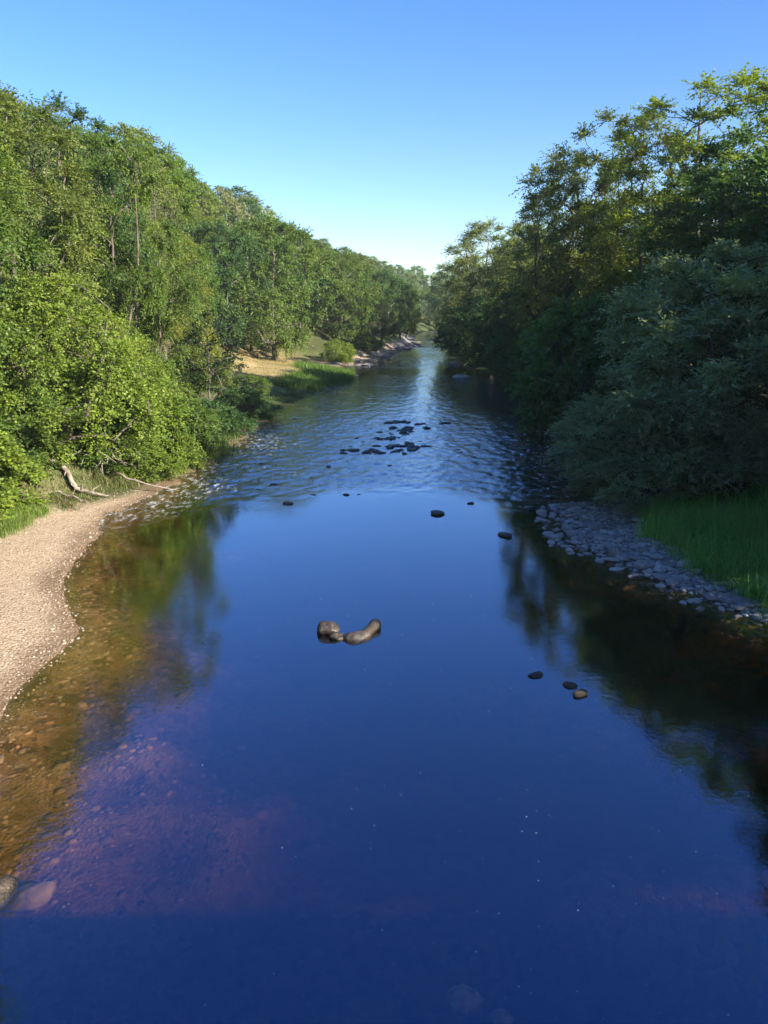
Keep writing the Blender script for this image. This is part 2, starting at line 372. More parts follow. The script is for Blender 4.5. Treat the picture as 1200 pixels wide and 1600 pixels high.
# ------------------------------------------------------------------ tree prototypes
def gen_tree(seed, H, cb, cr, npuff, pr, sprigs, lps, ll, lw, a=.45, b=.5, droop=.25, trunk_r=.22, stems=1, up=.25, inner=.35, gap=0.0, lean=.04):
    r = np.random.default_rng(seed)
    def env(t): return (np.clip(t, 0, 1)**a)*(np.clip(1-t, 0, 1)**b)
    tm = a/(a+b); em = env(np.array(tm))
    # lobed outline
    lob = r.uniform(0, 6.28, 4)
    pts = []
    tries = 0
    while len(pts) < npuff and tries < npuff*60:
        tries += 1
        t = r.uniform(0.02, .985)
        th = r.uniform(0, 2*math.pi)
        rad = cr*float(env(np.array(t)))/float(em)*(1+.22*math.sin(2*th+lob[0]+3*t)+.14*math.sin(3*th+lob[1]-5*t))
        rr = rad*r.uniform(inner, 1)**.5
        z = cb+t*(H-cb)*.96
        p = np.array([rr*math.cos(th), rr*math.sin(th), z])
        md = pr*(.95 if tries < npuff*25 else .6)
        if pts and np.min(np.linalg.norm(np.array(pts)-p, axis=1)) < md: continue
        pts.append(p)
    pts = np.array(pts)
    # skeleton: trunk(s), then each puff hangs on the nearest lower node
    nodes, par = [], []
    for sidx in range(stems):
        th = r.uniform(0, 6.28); sp = 0 if stems == 1 else .16*cr
        bx, by = sp*math.cos(th)*.5, sp*math.sin(th)*.5
        k = 9; last = -1
        fx = math.cos(th)*(cr*.45 if stems > 1 else H*lean); fy = math.sin(th)*(cr*.45 if stems > 1 else H*lean)
        for i in range(k):
            t = i/(k-1); hh = t*(H*(.86 if stems == 1 else r.uniform(.6, .85)))
            p = np.array([bx+fx*t**1.3+r.normal(0, .012*H)*t, by+fy*t**1.3+r.normal(0, .012*H)*t, hh])
            nodes.append(p); par.append(last); last = len(nodes)-1
    nroot = len(nodes)
    order = np.argsort(np.hypot(pts[:, 0], pts[:, 1])+.3*pts[:, 2])
    for i in order:
        p = pts[i]; N = np.array(nodes)
        dz = p[2]-N[:, 2]; hd = np.linalg.norm(N-p, axis=1)
        cost = hd+2.5*np.maximum(0, .35*hd-dz)+np.where(N[:, 2] < .08*H, 3, 0)
        j = int(np.argmin(cost))
        L = hd[j]; n = 3 if L > 1.2*pr else 2; last = j
        for k in range(1, n+1):
            t = k/n
            m = N[j]*(1-t)+p*t+np.array([0, 0, .12*L*math.sin(math.pi*t)])+r.normal(0, .03*L, 3)*(k < n)
            nodes.append(m); par.append(last); last = len(nodes)-1
    nodes = np.array(nodes); cnt = np.ones(len(nodes))
    for i in range(len(nodes)-1, -1, -1):
        if par[i] >= 0: cnt[par[i]] += cnt[i]
    rad = trunk_r*(cnt/cnt.max())**.5
    rad = np.maximum(rad, .014)
    # chains
    child = {}
    for i, p_ in enumerate(par):
        if p_ >= 0: child.setdefault(p_, []).append(i)
    paths, rads = [], []
    starts = [(None, i) for i in range(len(nodes)) if par[i] < 0]
    while starts:
        p0, i = starts.pop()
        ch = [i] if p0 is None else [p0, i]
        while i in child:
            c = sorted(child[i], key=lambda k: -cnt[k])
            for o_ in c[1:]: starts.append((i, o_))
            i = c[0]; ch.append(i)
        rr = rad[ch].copy()
        if p0 is not None and len(rr) > 1: rr[0] = min(rr[0], rr[1]*1.15)
        if p0 is None: rr[0] *= 1.35
        if len(ch) > 1: paths.append(nodes[ch]); rads.append(rr)
    # sprigs and leaves
    NP = len(pts)
    cen = np.array([0, 0, cb+.45*(H-cb)])
    out = pts-cen; out /= np.linalg.norm(out, axis=1)[:, None]+1e-6
    keep = r.uniform(0, 1, NP) >= gap
    P = np.repeat(pts[keep], sprigs, 0); O = np.repeat(out[keep], sprigs, 0); PU = np.repeat(np.arange(NP)[keep], sprigs)
    D = r.normal(0, 1, P.shape); D /= np.linalg.norm(D, axis=1)[:, None]
    D = D+.55*O+np.array([0, 0, up]); D /= np.linalg.norm(D, axis=1)[:, None]
    psz = r.uniform(.7, 1.25, NP)[PU]
    L = pr*psz*r.uniform(.55, 1.3, len(P))
    if ll > .05:  # twigs carrying the sprigs of the outer half
        sel = np.where(r.uniform(0, 1, len(P)) < .22)[0]
        for k in sel[:500]:
            e1 = P[k]+D[k]*L[k]*.5; e2 = P[k]+D[k]*L[k]*.92-np.array([0, 0, droop*.8*L[k]*.85])
            paths.append(np.array([P[k], e1-np.array([0, 0, droop*.25*L[k]]), e2])); rads.append(np.array([.014, .009, .004]))
    tt = np.tile(np.linspace(.22, 1.0, lps), len(P))+r.uniform(-.05, .05, len(P)*lps)
    rep = np.repeat(np.arange(len(P)), lps)
    Pp = P[rep]+D[rep]*(L[rep]*tt)[:, None]; Pp[:, 2] -= droop*L[rep]*tt**2
    Tn = D[rep].copy(); Tn[:, 2] -= 2*droop*tt; Tn /= np.linalg.norm(Tn, axis=1)[:, None]+1e-9
    upv = np.array([0, 0, 1.])+r.normal(0, .42, Tn.shape)
    side = np.cross(Tn, upv); side /= np.linalg.norm(side, axis=1)[:, None]+1e-9
    sg = np.where((np.arange(len(rep)) % 2) == 0, 1, -1)[:, None]
    dv = .65*Tn+.75*sg*side+r.normal(0, .3, Tn.shape); dv /= np.linalg.norm(dv, axis=1)[:, None]
    nn = upv+.4*r.normal(0, 1, upv.shape); wv_ = np.cross(nn, dv); wv_ /= np.linalg.norm(wv_, axis=1)[:, None]+1e-9
    nn = np.cross(dv, wv_)
    sz = r.uniform(.7, 1.25, len(rep))[:, None]
    b0 = Pp; m1 = Pp+dv*ll*.5*sz+wv_*lw*.5*sz+nn*.06*ll; m2 = Pp+dv*ll*.5*sz-wv_*lw*.5*sz+nn*.06*ll; tp = Pp+dv*ll*sz-nn*.12*ll
    V = np.stack([b0, m1, tp, m2], 1).reshape(-1, 3)
    Fq = np.arange(len(V)).reshape(-1, 4)
    ptone = r.normal(0, .10, NP)[PU][rep]; stone_ = r.normal(0, .07, len(P))[rep]
    tone = np.clip(.42+ptone+stone_+r.normal(0, .12, len(rep))+.10*(tt-.6), 0, 1)
    tone = np.where(r.uniform(0, 1, len(rep)) < .004, 1.0, tone)
    # floor: no leaf below the ground
    V[:, 2] = np.maximum(V[:, 2], .02)
    return paths, rads, V, Fq, tone

PROTO = {}
def proto(kind, idx, **kw):
    paths, rads, V, F, tone = gen_tree(**kw)
    tv, tf = tubes(paths, rads, 6)
    tm_ = mesh_obj('trunk', tv, tf, M_BARK, smooth=True, mesh_only=True)
    cm = mesh_obj('crown', V, F, M_LEAF, attrs={'tone': tone}, mesh_only=True)
    PROTO.setdefault(kind, []).append((tm_, cm, kw['H'], kw['cr']))
for i in range(3):
    proto('broad', i, seed=100+i, H=14, cb=1.6, cr=5.6, npuff=85, pr=1.25, sprigs=42, lps=14, ll=.20, lw=.14, a=.42, b=.50, trunk_r=.26)
for i in range(2):
    proto('tall', i, seed=120+i, H=21, cb=3.5, cr=5.4, npuff=120, pr=1.45, sprigs=40, lps=14, ll=.21, lw=.125, a=.50, b=.42, trunk_r=.30, up=.3, gap=.05)
for i in range(2):
    proto('fine', i, seed=125+i, H=16, cb=1.5, cr=4.8, npuff=95, pr=1.15, sprigs=52, lps=17, ll=.14, lw=.085, a=.42, b=.45, trunk_r=.24, up=.3, gap=.14, droop=.3, lean=.09)
for i in range(2):
    proto('airy', i, seed=130+i, H=22, cb=4.5, cr=5.0, npuff=125, pr=1.25, sprigs=40, lps=15, ll=.17, lw=.105, a=.42, b=.34, trunk_r=.28, up=.3, gap=.07, inner=.4)
for i in range(2):
    proto('alder', i, seed=140+i, H=8, cb=.25, cr=4.6, npuff=85, pr=.85, sprigs=40, lps=14, ll=.115, lw=.085, a=.22, b=.62, trunk_r=.15, stems=4, droop=.30, up=.15)
for i in range(2):
    proto('willow', i, seed=150+i, H=10, cb=.6, cr=4.6, npuff=120, pr=.95, sprigs=50, lps=15, ll=.19, lw=.065, a=.26, b=.48, trunk_r=.2, stems=3, droop=.12, up=.45)
proto('sapling', 0, seed=160, H=6.4, cb=1.2, cr=1.9, npuff=34, pr=.55, sprigs=15, lps=10, ll=.13, lw=.09, a=.35, b=.7, trunk_r=.08, up=.05, droop=.2)
for i in range(3):
    proto('bush', i, seed=170+i, H=4, cb=.1, cr=2.6, npuff=60, pr=.7, sprigs=30, lps=11, ll=.16, lw=.115, a=.2, b=.5, trunk_r=.09, stems=4, droop=.25)
for i in range(3):
    proto('far', i, seed=180+i, H=13, cb=1.0, cr=5.0, npuff=52, pr=1.35, sprigs=24, lps=10, ll=.30, lw=.22, a=.38, b=.48, trunk_r=.25)
proto('bare', 0, seed=190, H=13, cb=3, cr=3.2, npuff=60, pr=1.1, sprigs=14, lps=3, ll=.16, lw=.08, a=.5, b=.5, trunk_r=.2, gap=.75, up=.5)
_use = {}
def plant(kind, x, y, h, r=None, color=(.075, .13, .03), name='tree', label='', cat='tree', group=None, idx=None, rot=None, z=None, lean=None, bark=None):
    L = PROTO[kind]; k = _use.get(kind, 0); _use[kind] = k+1
    tm_, cm, H, cr = L[(k if idx is None else idx) % len(L)]
    sz = h/H; sx = sz if r is None else r/cr
    o = empty(name, (x, y, (gz(x, y) if z is None else z)-.08), random.uniform(0, 6.28) if rot is None else rot, (sx*random.uniform(.94, 1.06), sx*random.uniform(.94, 1.06), sz))
    if lean: o.rotation_euler = (lean[0], lean[1], o.rotation_euler[2])
    for nm, me in (('trunk', tm_), ('crown', cm)):
        c = bpy.data.objects.new(nm, me); COL.objects.link(c); c.parent = o
        if nm == 'crown': c.color = (*color, 1)
    tag(o, label, cat, group); return o
def jit(c, s=.14):
    k = 1+random.uniform(-s, s); return (c[0]*k*(1+random.uniform(-s, s)), c[1]*k, c[2]*k*(1+random.uniform(-s, s)))

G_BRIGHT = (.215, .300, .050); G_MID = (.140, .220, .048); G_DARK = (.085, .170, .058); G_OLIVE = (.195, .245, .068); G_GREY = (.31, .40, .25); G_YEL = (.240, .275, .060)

# --- left bank: the near, sunlit alders and shrubs
plant('alder', -14.6, 35.5, 8.0, 5.0, G_BRIGHT, 'alder_tree', 'bright green alder leaning over the driftwood log at the beach end', idx=0, rot=1.0)
plant('alder', -14.6, 43.0, 6.0, 3.3, G_BRIGHT, 'alder_tree', 'bright green alder with low boughs over the water left of the sapling', idx=1, rot=2.0)
plant('alder', -19.5, 36.0, 9.0, 5.0, G_MID, 'alder_tree', 'green alder at the left edge above the beach grass', idx=1, rot=4.1)
plant('bush', -16.2, 28.2, 3.2, 2.9, G_BRIGHT, 'shrub', 'low bright shrub at the left edge overhanging the beach grass', 'shrub', idx=0)
plant('bush', -18.4, 31.0, 4.2, 3.0, G_MID, 'shrub', 'taller shrub behind the beach grass at the left edge', 'shrub', idx=1)
for j, (x, y, h) in enumerate([(-14.9, 34.2, 2.0), (-16.0, 31.8, 2.3), (-13.2, 35.6, 2.0), (-17.2, 33.5, 3.0)]):
    plant('bush', x, y, h, h*.9, jit(G_MID, .1), 'bank_bush', f'low bush round the driftwood log, {ordw(j+1)} counting from the log', 'shrub', 'low bushes round the driftwood')
plant('sapling', -12.3, 54.5, 7.0, 2.6, (.035, .070, .028), 'sapling_tree', 'slim dark shaded young tree standing alone on the left bank', idx=0)  # shade from the opposite bank is put into this darkened leaf colour
plant('bush', -11.2, 50.0, 2.2, 2.0, G_DARK, 'shrub', 'low dark shrub at the water just before the slim sapling', 'shrub', idx=2)
plant('bush', -10.8, 58.5, 2.2, 2.2, G_DARK, 'shrub', 'low dark shrub at the water just beyond the slim sapling', 'shrub', idx=0)
plant('bush', -12.4, 46.5, 2.0, 1.9, G_MID, 'shrub', 'small leafy shrub below the left alders at the waterline', 'shrub', idx=1)
plant('broad', -18.5, 53.0, 9.5, 4.0, G_MID, 'broadleaf_tree', 'sunlit green tree directly behind the slim sapling', idx=1)
plant('fine', -15.2, 47.5, 16.4, 3.7, G_MID, 'broadleaf_tree', 'tall leaning green tree above the near alders, nearest the water', idx=1, rot=.2)
plant('fine', -19.5, 42.0, 15.5, 5.0, G_OLIVE, 'broadleaf_tree', 'tall olive tree above the near alders', idx=0, rot=1.2)
plant('fine', -19.8, 35.0, 16.5, 5.0, G_MID, 'broadleaf_tree', 'tall green tree at the left photo edge above the beach', idx=1, rot=2.2)
plant('fine', -18.6, 27.5, 16.0, 4.6, G_MID, 'broadleaf_tree', 'tree mirrored in the shallows beside the gravel beach', idx=0, rot=2.2)
plant('fine', -17.8, 19.5, 15.5, 4.6, G_MID, 'broadleaf_tree', 'tree standing left of the frame, mirrored at the lower left', idx=0, rot=3.2)
plant('fine', -16.5, 11.5, 13.5, 4.4, G_MID, 'broadleaf_tree', 'tree nearest the bridge on the left, mirrored in the lower left corner', idx=1, rot=.7)
plant('tall', -18.5, 66.0, 11.0, 3.4, G_YEL, 'broadleaf_tree', 'narrow yellowish tree beside the dry clearing', idx=0)
plant('bush', -17.0, 72.0, 6.0, 2.6, G_YEL, 'shrub', 'yellow green shrub standing at the near end of the dry clearing', 'shrub', idx=1)
plant('broad', -15.5, 111.0, 19.0, 7.4, G_MID, 'broadleaf_tree', 'large dense tree behind the dry clearing, lit on its right', idx=0, rot=.4)
plant('broad', -22.0, 104.0, 16.0, 6.0, G_DARK, 'broadleaf_tree', 'dark shaded tree just left of the large clearing tree', idx=2)
plant('broad', -7.5, 139.0, 15.5, 6.4, G_MID, 'broadleaf_tree', 'rounded bank tree beyond the shingle bar, right of the large clearing tree', idx=1)
plant('broad', -.5, 158.0, 14.0, 5.6, G_DARK, 'broadleaf_tree', 'darker rounded bank tree close to the far shingle', idx=2)
plant('broad', 3.8, 186.0, 13.0, 5.6, G_MID, 'broadleaf_tree', 'bank tree above the far bend of the river', idx=0)
plant('bush', -7.2, 121.0, 3.2, 2.6, G_BRIGHT, 'shrub', 'bright shrub on the shingle bar below the large clearing tree', 'shrub', idx=2)
plant('bush', -3.4, 140.0, 3.0, 2.4, G_MID, 'shrub', 'low shrub at the foot of the rounded bank tree', 'shrub', idx=0)

k = 0
for (x, y, h, c) in [(-11.9, 36.6, 1.9, G_BRIGHT), (-11.4, 39.2, 2.2, G_BRIGHT), (-12.6, 40.4, 3.2, G_MID), (-10.9, 42.6, 1.7, G_MID), (-11.0, 62.5, 1.6, G_DARK), (-11.6, 66.0, 1.8, G_MID), (-15.2, 61.5, 3.0, G_OLIVE), (-14.5, 38.4, 3.8, G_BRIGHT), (-15.4, 57.0, 2.6, G_MID)]:
    k += 1; plant('bush', x, y, h, h*.85, jit(c, .08), 'bank_bush', f'low leafy bush under the left bank trees, {ordw(k)} of those by the waterline', 'shrub', 'low bushes along the left waterline')
# --- left hillside wood
hill = []
y = 38.0
while y < 470:
    st = 6.6+y*.026
    lo, hi = 7.0, 52+.05*y
    dd = lo+random.uniform(0, st)
    while dd < hi:
        yy = y+random.uniform(-.4, .4)*st; ddd = dd+random.uniform(-.3, .3)*st
        x = float(xl(yy))-ddd
        clr = 68 < yy < 104 and ddd < 17
        near_beach = yy < 46 and ddd < 9.5
        if not clr and not near_beach: hill.append((x, yy, ddd))
        dd += st*1.02
    y += st*.92
cols = [(G_MID, 'mid green'), (G_DARK, 'dark green'), (G_OLIVE, 'olive green'), (G_BRIGHT, 'light green'), (G_MID, 'mid green'), (G_GREY, 'greyish green')]
HT = []
for (x, yy, ddd) in hill:
    h = random.uniform(10, 17)
    z0 = gz(x, yy); sx_, sy_, dep = screen((x, yy, z0+h))
    if sx_ < -130 or sx_ > 700: continue
    cap = np.interp(sx_, [-130, 0, 100, 200, 240, 330, 400, 420, 500, 560, 640, 700], [135, 132, 130, 170, 225, 262, 305, 345, 368, 392, 412, 418])+random.uniform(0, 14)
    while sy_ < cap and h > 6: h -= .4; sx_, sy_, dep = screen((x, yy, z0+h))
    if h <= 6: continue
    ci = random.choices(range(6), [4, 2, 3, 2, 3, 1])[0]
    band = 'at the foot' if ddd < 13 else 'on the lower slope' if ddd < 24 else 'on the upper slope' if ddd < 36 else 'on the crest'
    HT.append([x, yy, h, ci, band, sx_, dep])
for band in ('at the foot', 'on the lower slope', 'on the upper slope', 'on the crest'):
    for zone, (a_, b_) in {'nearest': (0, 85), 'middle': (85, 190), 'farthest': (190, 900)}.items():
        grp = sorted([t for t in HT if t[4] == band and a_ <= t[6] < b_], key=lambda t: t[5])
        for k, (x, yy, h, ci, bd, sx_, dep) in enumerate(grp):
            c, cn = cols[ci]
            c = jit(c, .2)
            kind = (random.choice(['fine', 'fine', 'broad']) if dep < 75 else random.choice(['broad', 'broad', 'tall', 'fine'])) if dep < 120 else 'far'
            if kind in ('tall', 'fine'): r_ = h*random.uniform(.28, .36)
            else: r_ = h*random.uniform(.36, .50)
            plant(kind, x, yy, h, r_, c, 'hillside_tree',
                  f'{cn} tree {bd} of the left hillside, {ordw(k+1)} from left, {zone} stretch', 'tree', 'trees on the left hillside')
plant('bare', -27.5, 98, 17, 4.2, G_OLIVE, 'bare_tree', 'half bare grey tree sticking out of the hillside wood', idx=0)
plant('bare', -30.0, 104, 16, 4.0, G_OLIVE, 'bare_tree', 'thinner leafless tree beside the half bare hillside tree', idx=0)

# --- right bank, in shade
plant('willow', 14.6, 32.5, 9.6, 5.2, G_GREY, 'willow_tree', 'large rounded grey green willow behind the tall grass', idx=0, rot=.6)
plant('willow', 10.6, 31.8, 4.6, 3.5, G_GREY, 'willow_shrub', 'low grey green willow leaning over the pebble bank', 'shrub', idx=1, rot=2.2)
plant('willow', 20.0, 30.0, 8.0, 4.4, (.075, .115, .05), 'willow_tree', 'willow cut by the right photo edge behind the tall grass', idx=1, rot=3.2)
plant('willow', 15.8, 28.9, 3.0, 2.4, G_GREY, 'willow_shrub', 'small dark willow shrub at the back edge of the tall grass', 'shrub', idx=0, rot=5.0)
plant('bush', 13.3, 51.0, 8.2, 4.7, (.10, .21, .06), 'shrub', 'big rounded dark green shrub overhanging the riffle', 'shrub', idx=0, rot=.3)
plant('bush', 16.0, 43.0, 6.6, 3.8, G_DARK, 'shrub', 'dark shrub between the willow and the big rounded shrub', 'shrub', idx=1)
RB = [('tall', 21.8, 38.5, 17.4, 6.0, G_DARK, 'tall dark tree at the right edge rising above the willow'),
      ('tall', 21.0, 46.5, 14.5, 5.6, G_DARK, 'tall dark tree behind the willow, left of the edge tree'),
      ('airy', 21.0, 54.0, 21.2, 5.6, G_BRIGHT, 'tallest sunlit airy tree on the right bank'),
      ('airy', 17.4, 60.0, 20.6, 4.8, G_OLIVE, 'airy tree with bare limbs showing, left of the tallest right tree'),
      ('airy', 14.2, 63.5, 19.8, 4.2, G_OLIVE, 'airy tall tree, leftmost of the high right bank group'),
      ('tall', 17.0, 78.0, 11.5, 5.2, G_DARK, 'dark tree filling in below the airy tall trees'),
      ('tall', 17.4, 97.0, 17.5, 4.6, G_OLIVE, 'lower sunlit tree in the dip of the right bank skyline'),
      ('tall', 16.8, 134.0, 21.0, 6.6, G_OLIVE, 'rounded sunlit tree closing the right bank at the bend'),
      ('tall', 14.6, 152.0, 17.5, 5.2, G_GREY, 'paler tree left behind the rounded sunlit right tree'),
      ('broad', 21.0, 176.0, 17.0, 6.0, G_MID, 'farthest tree showing on the right bank')]
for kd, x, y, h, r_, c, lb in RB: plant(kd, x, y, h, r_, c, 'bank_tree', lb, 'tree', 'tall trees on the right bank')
k = 0
for (x, y, h) in [(15.0, 60, 6.5), (15.6, 67, 7.0), (16.0, 75, 7.5), (16.6, 83, 7.5), (16.8, 91, 8.0), (16.2, 100, 8.0), (15.0, 109, 9.0), (14.2, 118, 9.5), (14.4, 127, 9.0), (15.2, 143, 9), (17.5, 160, 9.5), (19.5, 185, 10), (22.5, 210, 11), (26.0, 240, 12)]:
    k += 1
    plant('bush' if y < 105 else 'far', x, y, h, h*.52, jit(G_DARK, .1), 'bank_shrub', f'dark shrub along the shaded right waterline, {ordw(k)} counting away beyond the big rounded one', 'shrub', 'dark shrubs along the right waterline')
k = 0
fill = [(26.5, 45, 15), (27, 57, 13.5), (23.5, 65, 13), (24, 72, 12), (22, 82, 13), (23, 92, 13), (22, 108, 16), (23, 122, 17), (24, 140, 17), (27, 160, 17), (33, 52, 14), (31, 66, 14), (31, 80, 13), (18.8, 73, 16.5), (21.8, 70, 16.5), (26.5, 66, 17.5)]
for (x, y, h) in fill:
    k += 1
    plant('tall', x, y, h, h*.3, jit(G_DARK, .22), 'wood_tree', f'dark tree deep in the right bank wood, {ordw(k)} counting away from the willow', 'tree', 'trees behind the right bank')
# trees beside the frame on the right: they throw the shade and stand in the reflections
k = 0
for (x, y, h) in [(19.6, 23.6, 15.5), (24.5, 27, 15), (20.5, 18, 13.5), (28, 22, 15), (29, 32, 17), (32, 12, 14), (34, 26, 18), (36, 40, 16), (27, 37, 17), (38, 18, 17), (16.4, 11.5, 10), (16.6, 17.0, 12), (17.5, 6.0, 8.0), (18.5, .5, 7.5)]:
    k += 1
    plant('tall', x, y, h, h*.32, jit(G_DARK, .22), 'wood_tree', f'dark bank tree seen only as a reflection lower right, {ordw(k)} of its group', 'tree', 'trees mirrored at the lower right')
# beyond the bend
k = 0
for y in np.arange(205, 620, 17):
    for dd in (5, 18, 32):
        x = float(xr(y))+dd+random.uniform(-3, 3); yy = y+random.uniform(-5, 5)
        sx_, sy_, dep = screen((x, yy, gz(x, yy)+14))
        if sx_ > 840: continue
        k += 1
        plant('far', x, yy, random.uniform(12, 16), 5.2, jit(G_MID), 'far_tree', f'small far tree closing the valley beyond the bend, {ordw(k)} counting away', 'tree', 'far trees beyond the river bend')

# ------------------------------------------------------------------ stones
def ico(n):
    import bmesh
    bm = bmesh.new(); bmesh.ops.create_icosphere(bm, subdivisions=n, radius=1)
    v = np.array([p.co[:] for p in bm.verts]); f = np.array([[w.index for w in p.verts] for p in bm.faces]); bm.free(); return v, f
IC1, IC2, IC3, IC4 = ico(1), ico(2), ico(3), ico(4)
def rockify(ic, seed, amt=.28, flat=.6):
    v, f = ic; r = np.random.default_rng(seed)
    off = r.uniform(0, 50, 3)
    n = fbm(v[:, 0]*1.3+off[0], v[:, 1]*1.3+off[1], v[:, 2]*1.3+off[2], seed, 3)
    w = v*(1+amt*1.6*n)[:, None]
    # a few planar chips make it angular
    for k in range(5):
        nd = r.normal(0, 1, 3); nd /= np.linalg.norm(nd); h = r.uniform(.62, .9)
        dd = w@nd; over = np.maximum(dd-h, 0); w = w-nd[None, :]*(over*.85)[:, None]
    w[:, 2] *= flat
    return w, f
ROCKS = []
for i in range(8):
    v, f = rockify(IC3, 300+i, .26, .62); ROCKS.append(mesh_obj('stone', v, f, M_ROCK, smooth=True, mesh_only=True))
WROCKS = []
for i in range(8):
    v, f = rockify(IC3, 320+i, .30, .5); WROCKS.append(mesh_obj('rock', v, f, M_WETROCK, smooth=True, mesh_only=True))
def put(me, name, x, y, z, sx, sy, sz, rz, label, cat, group=None, color=(1, 1, 1), tilt=0):
    o = bpy.data.objects.new(name, me); COL.objects.link(o); o.location = (x, y, z); o.scale = (sx, sy, sz)
    o.rotation_euler = (tilt, tilt*.6, rz); o.color = (*color, 1)
    return tag(o, label, cat, group)

# the rocks in the middle of the pool
v, f = rockify(IC4, 411, .22, 1.0)
v = v*np.array([.25, .28, .27]); v[:, 0] += .25*v[:, 2]
v[:, 0] -= .10*np.clip(v[:, 2]/.3, -1, 1)**2
b = mesh_obj('boulder', v, f, M_WETROCK, smooth=True); b.location = (-1.44, 18.35, .04); b.color = (.62, .58, .56, 1)
tag(b, 'upright rounded boulder, left end of the rock group in the pool', 'rock', 'rocks in the middle of the pool')
v, f = rockify(IC4, 415, .30, .8); v = v*np.array([.22, .20, .22])
b = mesh_obj('boulder', v, f, M_WETROCK, smooth=True); b.location = (-1.22, 18.02, -.02); b.color = (.6, .55, .5, 1)
tag(b, 'small dark jagged stone wedged between the two pool boulders', 'rock', 'rocks in the middle of the pool')
ctrl = np.array([(-1.08, 17.98, -.02), (-.9, 17.93, .03), (-.68, 17.95, .05), (-.48, 18.1, .06), (-.34, 18.36, .09), (-.24, 18.62, .14), (-.2, 18.8, .10)])
tt = np.linspace(0, len(ctrl)-1, 40); pth = np.stack([np.interp(tt, np.arange(len(ctrl)), ctrl[:, k]) for k in range(3)], -1)
ker = np.ones(7)/7
for k in range(3): pth[3:-3, k] = np.convolve(pth[:, k], ker, 'valid')
rad = np.interp(tt, [0, .25, 1, 2, 3, 4, 5, 5.7, 6], [.03, .11, .16, .18, .155, .15, .16, .13, .02])
pth[:, 2] -= .05
v, f = tubes([pth], [rad], 28)
nz = fbm(v[:, 0]*4, v[:, 1]*4, v[:, 2]*4, 77, 4); c0 = np.repeat(pth, 28, 0); v = c0+(v-c0)*(1+.30*nz)[:, None]
b = mesh_obj('boulder', v, f, M_WETROCK, smooth=True); b.color = (.78, .70, .62, 1)
tag(b, 'long curved brown boulder bending upward at the right of the pool rock group', 'rock', 'rocks in the middle of the pool')

# single rocks
SR = [(-4.11, 31.9, .22, 'single dark rock at the left end of the riffle lip'), (2.16, 30.2, .35, 'flat dark rock below the middle of the riffle lip'),
      (3.7, 31.9, .17, 'small dark rock on the riffle lip right of the flat one'), (4.47, 27.1, .33, 'flat dark rock alone in the pool before the right pebble bank'),
      (3.45, 15.9, .17, 'small dark stone, nearest of three in the right half of the pool'), (4.09, 15.4, .17, 'dark stone tip between two others right of the pool'),
      (4.21, 15.0, .19, 'brownish stone barely awash beside two dark ones'), (-1.7, 33.5, .16, 'tiny dark stone in the riffle left of the middle'),
      (6.1, 31.0, .35, 'dark rock where the riffle meets the low willow')]
for i, (x, y, s_, lb) in enumerate(SR):
    put(WROCKS[i % 8], 'rock', x, y, .02, s_, s_*.75, s_*.62, i*1.7, lb, 'rock', None, (.75, .75, .8) if 'brown' not in lb else (2.2, 1.9, 1.4))
# riffle rock bar, about 45-55 m out
rr_ = np.random.default_rng(55)
bar = []
for cx, cy, n, wx, wy_ in [(.55, 45.6, 14, .75, .6), (1.3, 45.9, 12, .55, .5), (-.9, 44.4, 8, .7, .25), (.1, 49.3, 9, .75, .3), (1.6, 53.0, 8, .7, .9), (2.2, 56.0, 9, 1.0, .5), (.9, 51.6, 6, .8, .5)]:
    for _ in range(n): bar.append((cx+rr_.normal(0, wx), cy+rr_.normal(0, wy_), rr_.uniform(.12, .42)))
bar.sort(key=lambda t: t[1])
for i, (x, y, s_) in enumerate(bar):
    put(WROCKS[i % 8], 'rock', x, y, -.01, s_*1.15, s_*.8, s_*.75, rr_.uniform(0, 6), f'dark wet rock of the bar in mid riffle, {ordw(i+1)} counting away from the viewer', 'rock', 'dark rocks of the riffle bar', (.62, .6, .62))
# scattered riffle stones
for i in range(34):
    x, y = rr_.uniform(-7.5, 8.5), rr_.uniform(33.5, 62); s_ = rr_.uniform(.07, .17)
    put(WROCKS[i % 8], 'rock', x, y, -.01, s_*1.3, s_, s_*.55, rr_.uniform(0, 6), 'small dark stone breaking the ripples of the riffle', 'rock', 'scattered small stones in the riffle', (.7, .7, .72))

# right pebble bank: larger stones one by one
occ = []
tries = 0
while len(occ) < 270 and tries < 9000:
    tries += 1
    y = rr_.uniform(19.2, 31.5); e_ = rr_.normal(.7, 1.0); x = float(xr(y))+e_
    if e_ < -1.1 or e_ > 3.0: continue
    s_ = float(np.clip(rr_.lognormal(-1.9, .42), .07, .32))
    if any((x-a)**2+(y-b)**2 < (.8*(s_+c))**2 for a, b, c in occ): continue
    occ.append((x, y, s_))
occ.sort(key=lambda t: -t[2])
for i, (x, y, s_) in enumerate(occ):
    z = gz(x, y); wet = z < -.02
    if wet: z = max(z, -s_*.25)
    if i < 6: lb = f'broad grey stone on the shaded pebble bank, {ordw(i+1)} largest there' if i else 'largest broad grey stone on the shaded pebble bank'
    else: lb = 'grey stone among many on the shaded pebble bank by the tall grass'
    cb_ = rr_.uniform(1.2, 2.6)
    put(ROCKS[i % 8], 'stone', x, y, z+s_*.32, s_*rr_.uniform(.95, 1.5), s_*rr_.uniform(.7, 1), s_*rr_.uniform(.55, .9), rr_.uniform(0, 6), lb, 'stone', 'stones of the right pebble bank', (cb_*1.05, cb_, cb_*.97), rr_.uniform(-.2, .2))
put(ROCKS[2], 'stone', 10.05, 20.35, .10, .72, .42, .22, 2.4, 'flat slab of grey stone at the water edge below the tall grass', 'stone', None, (1.25, 1.2, 1.25), .12)
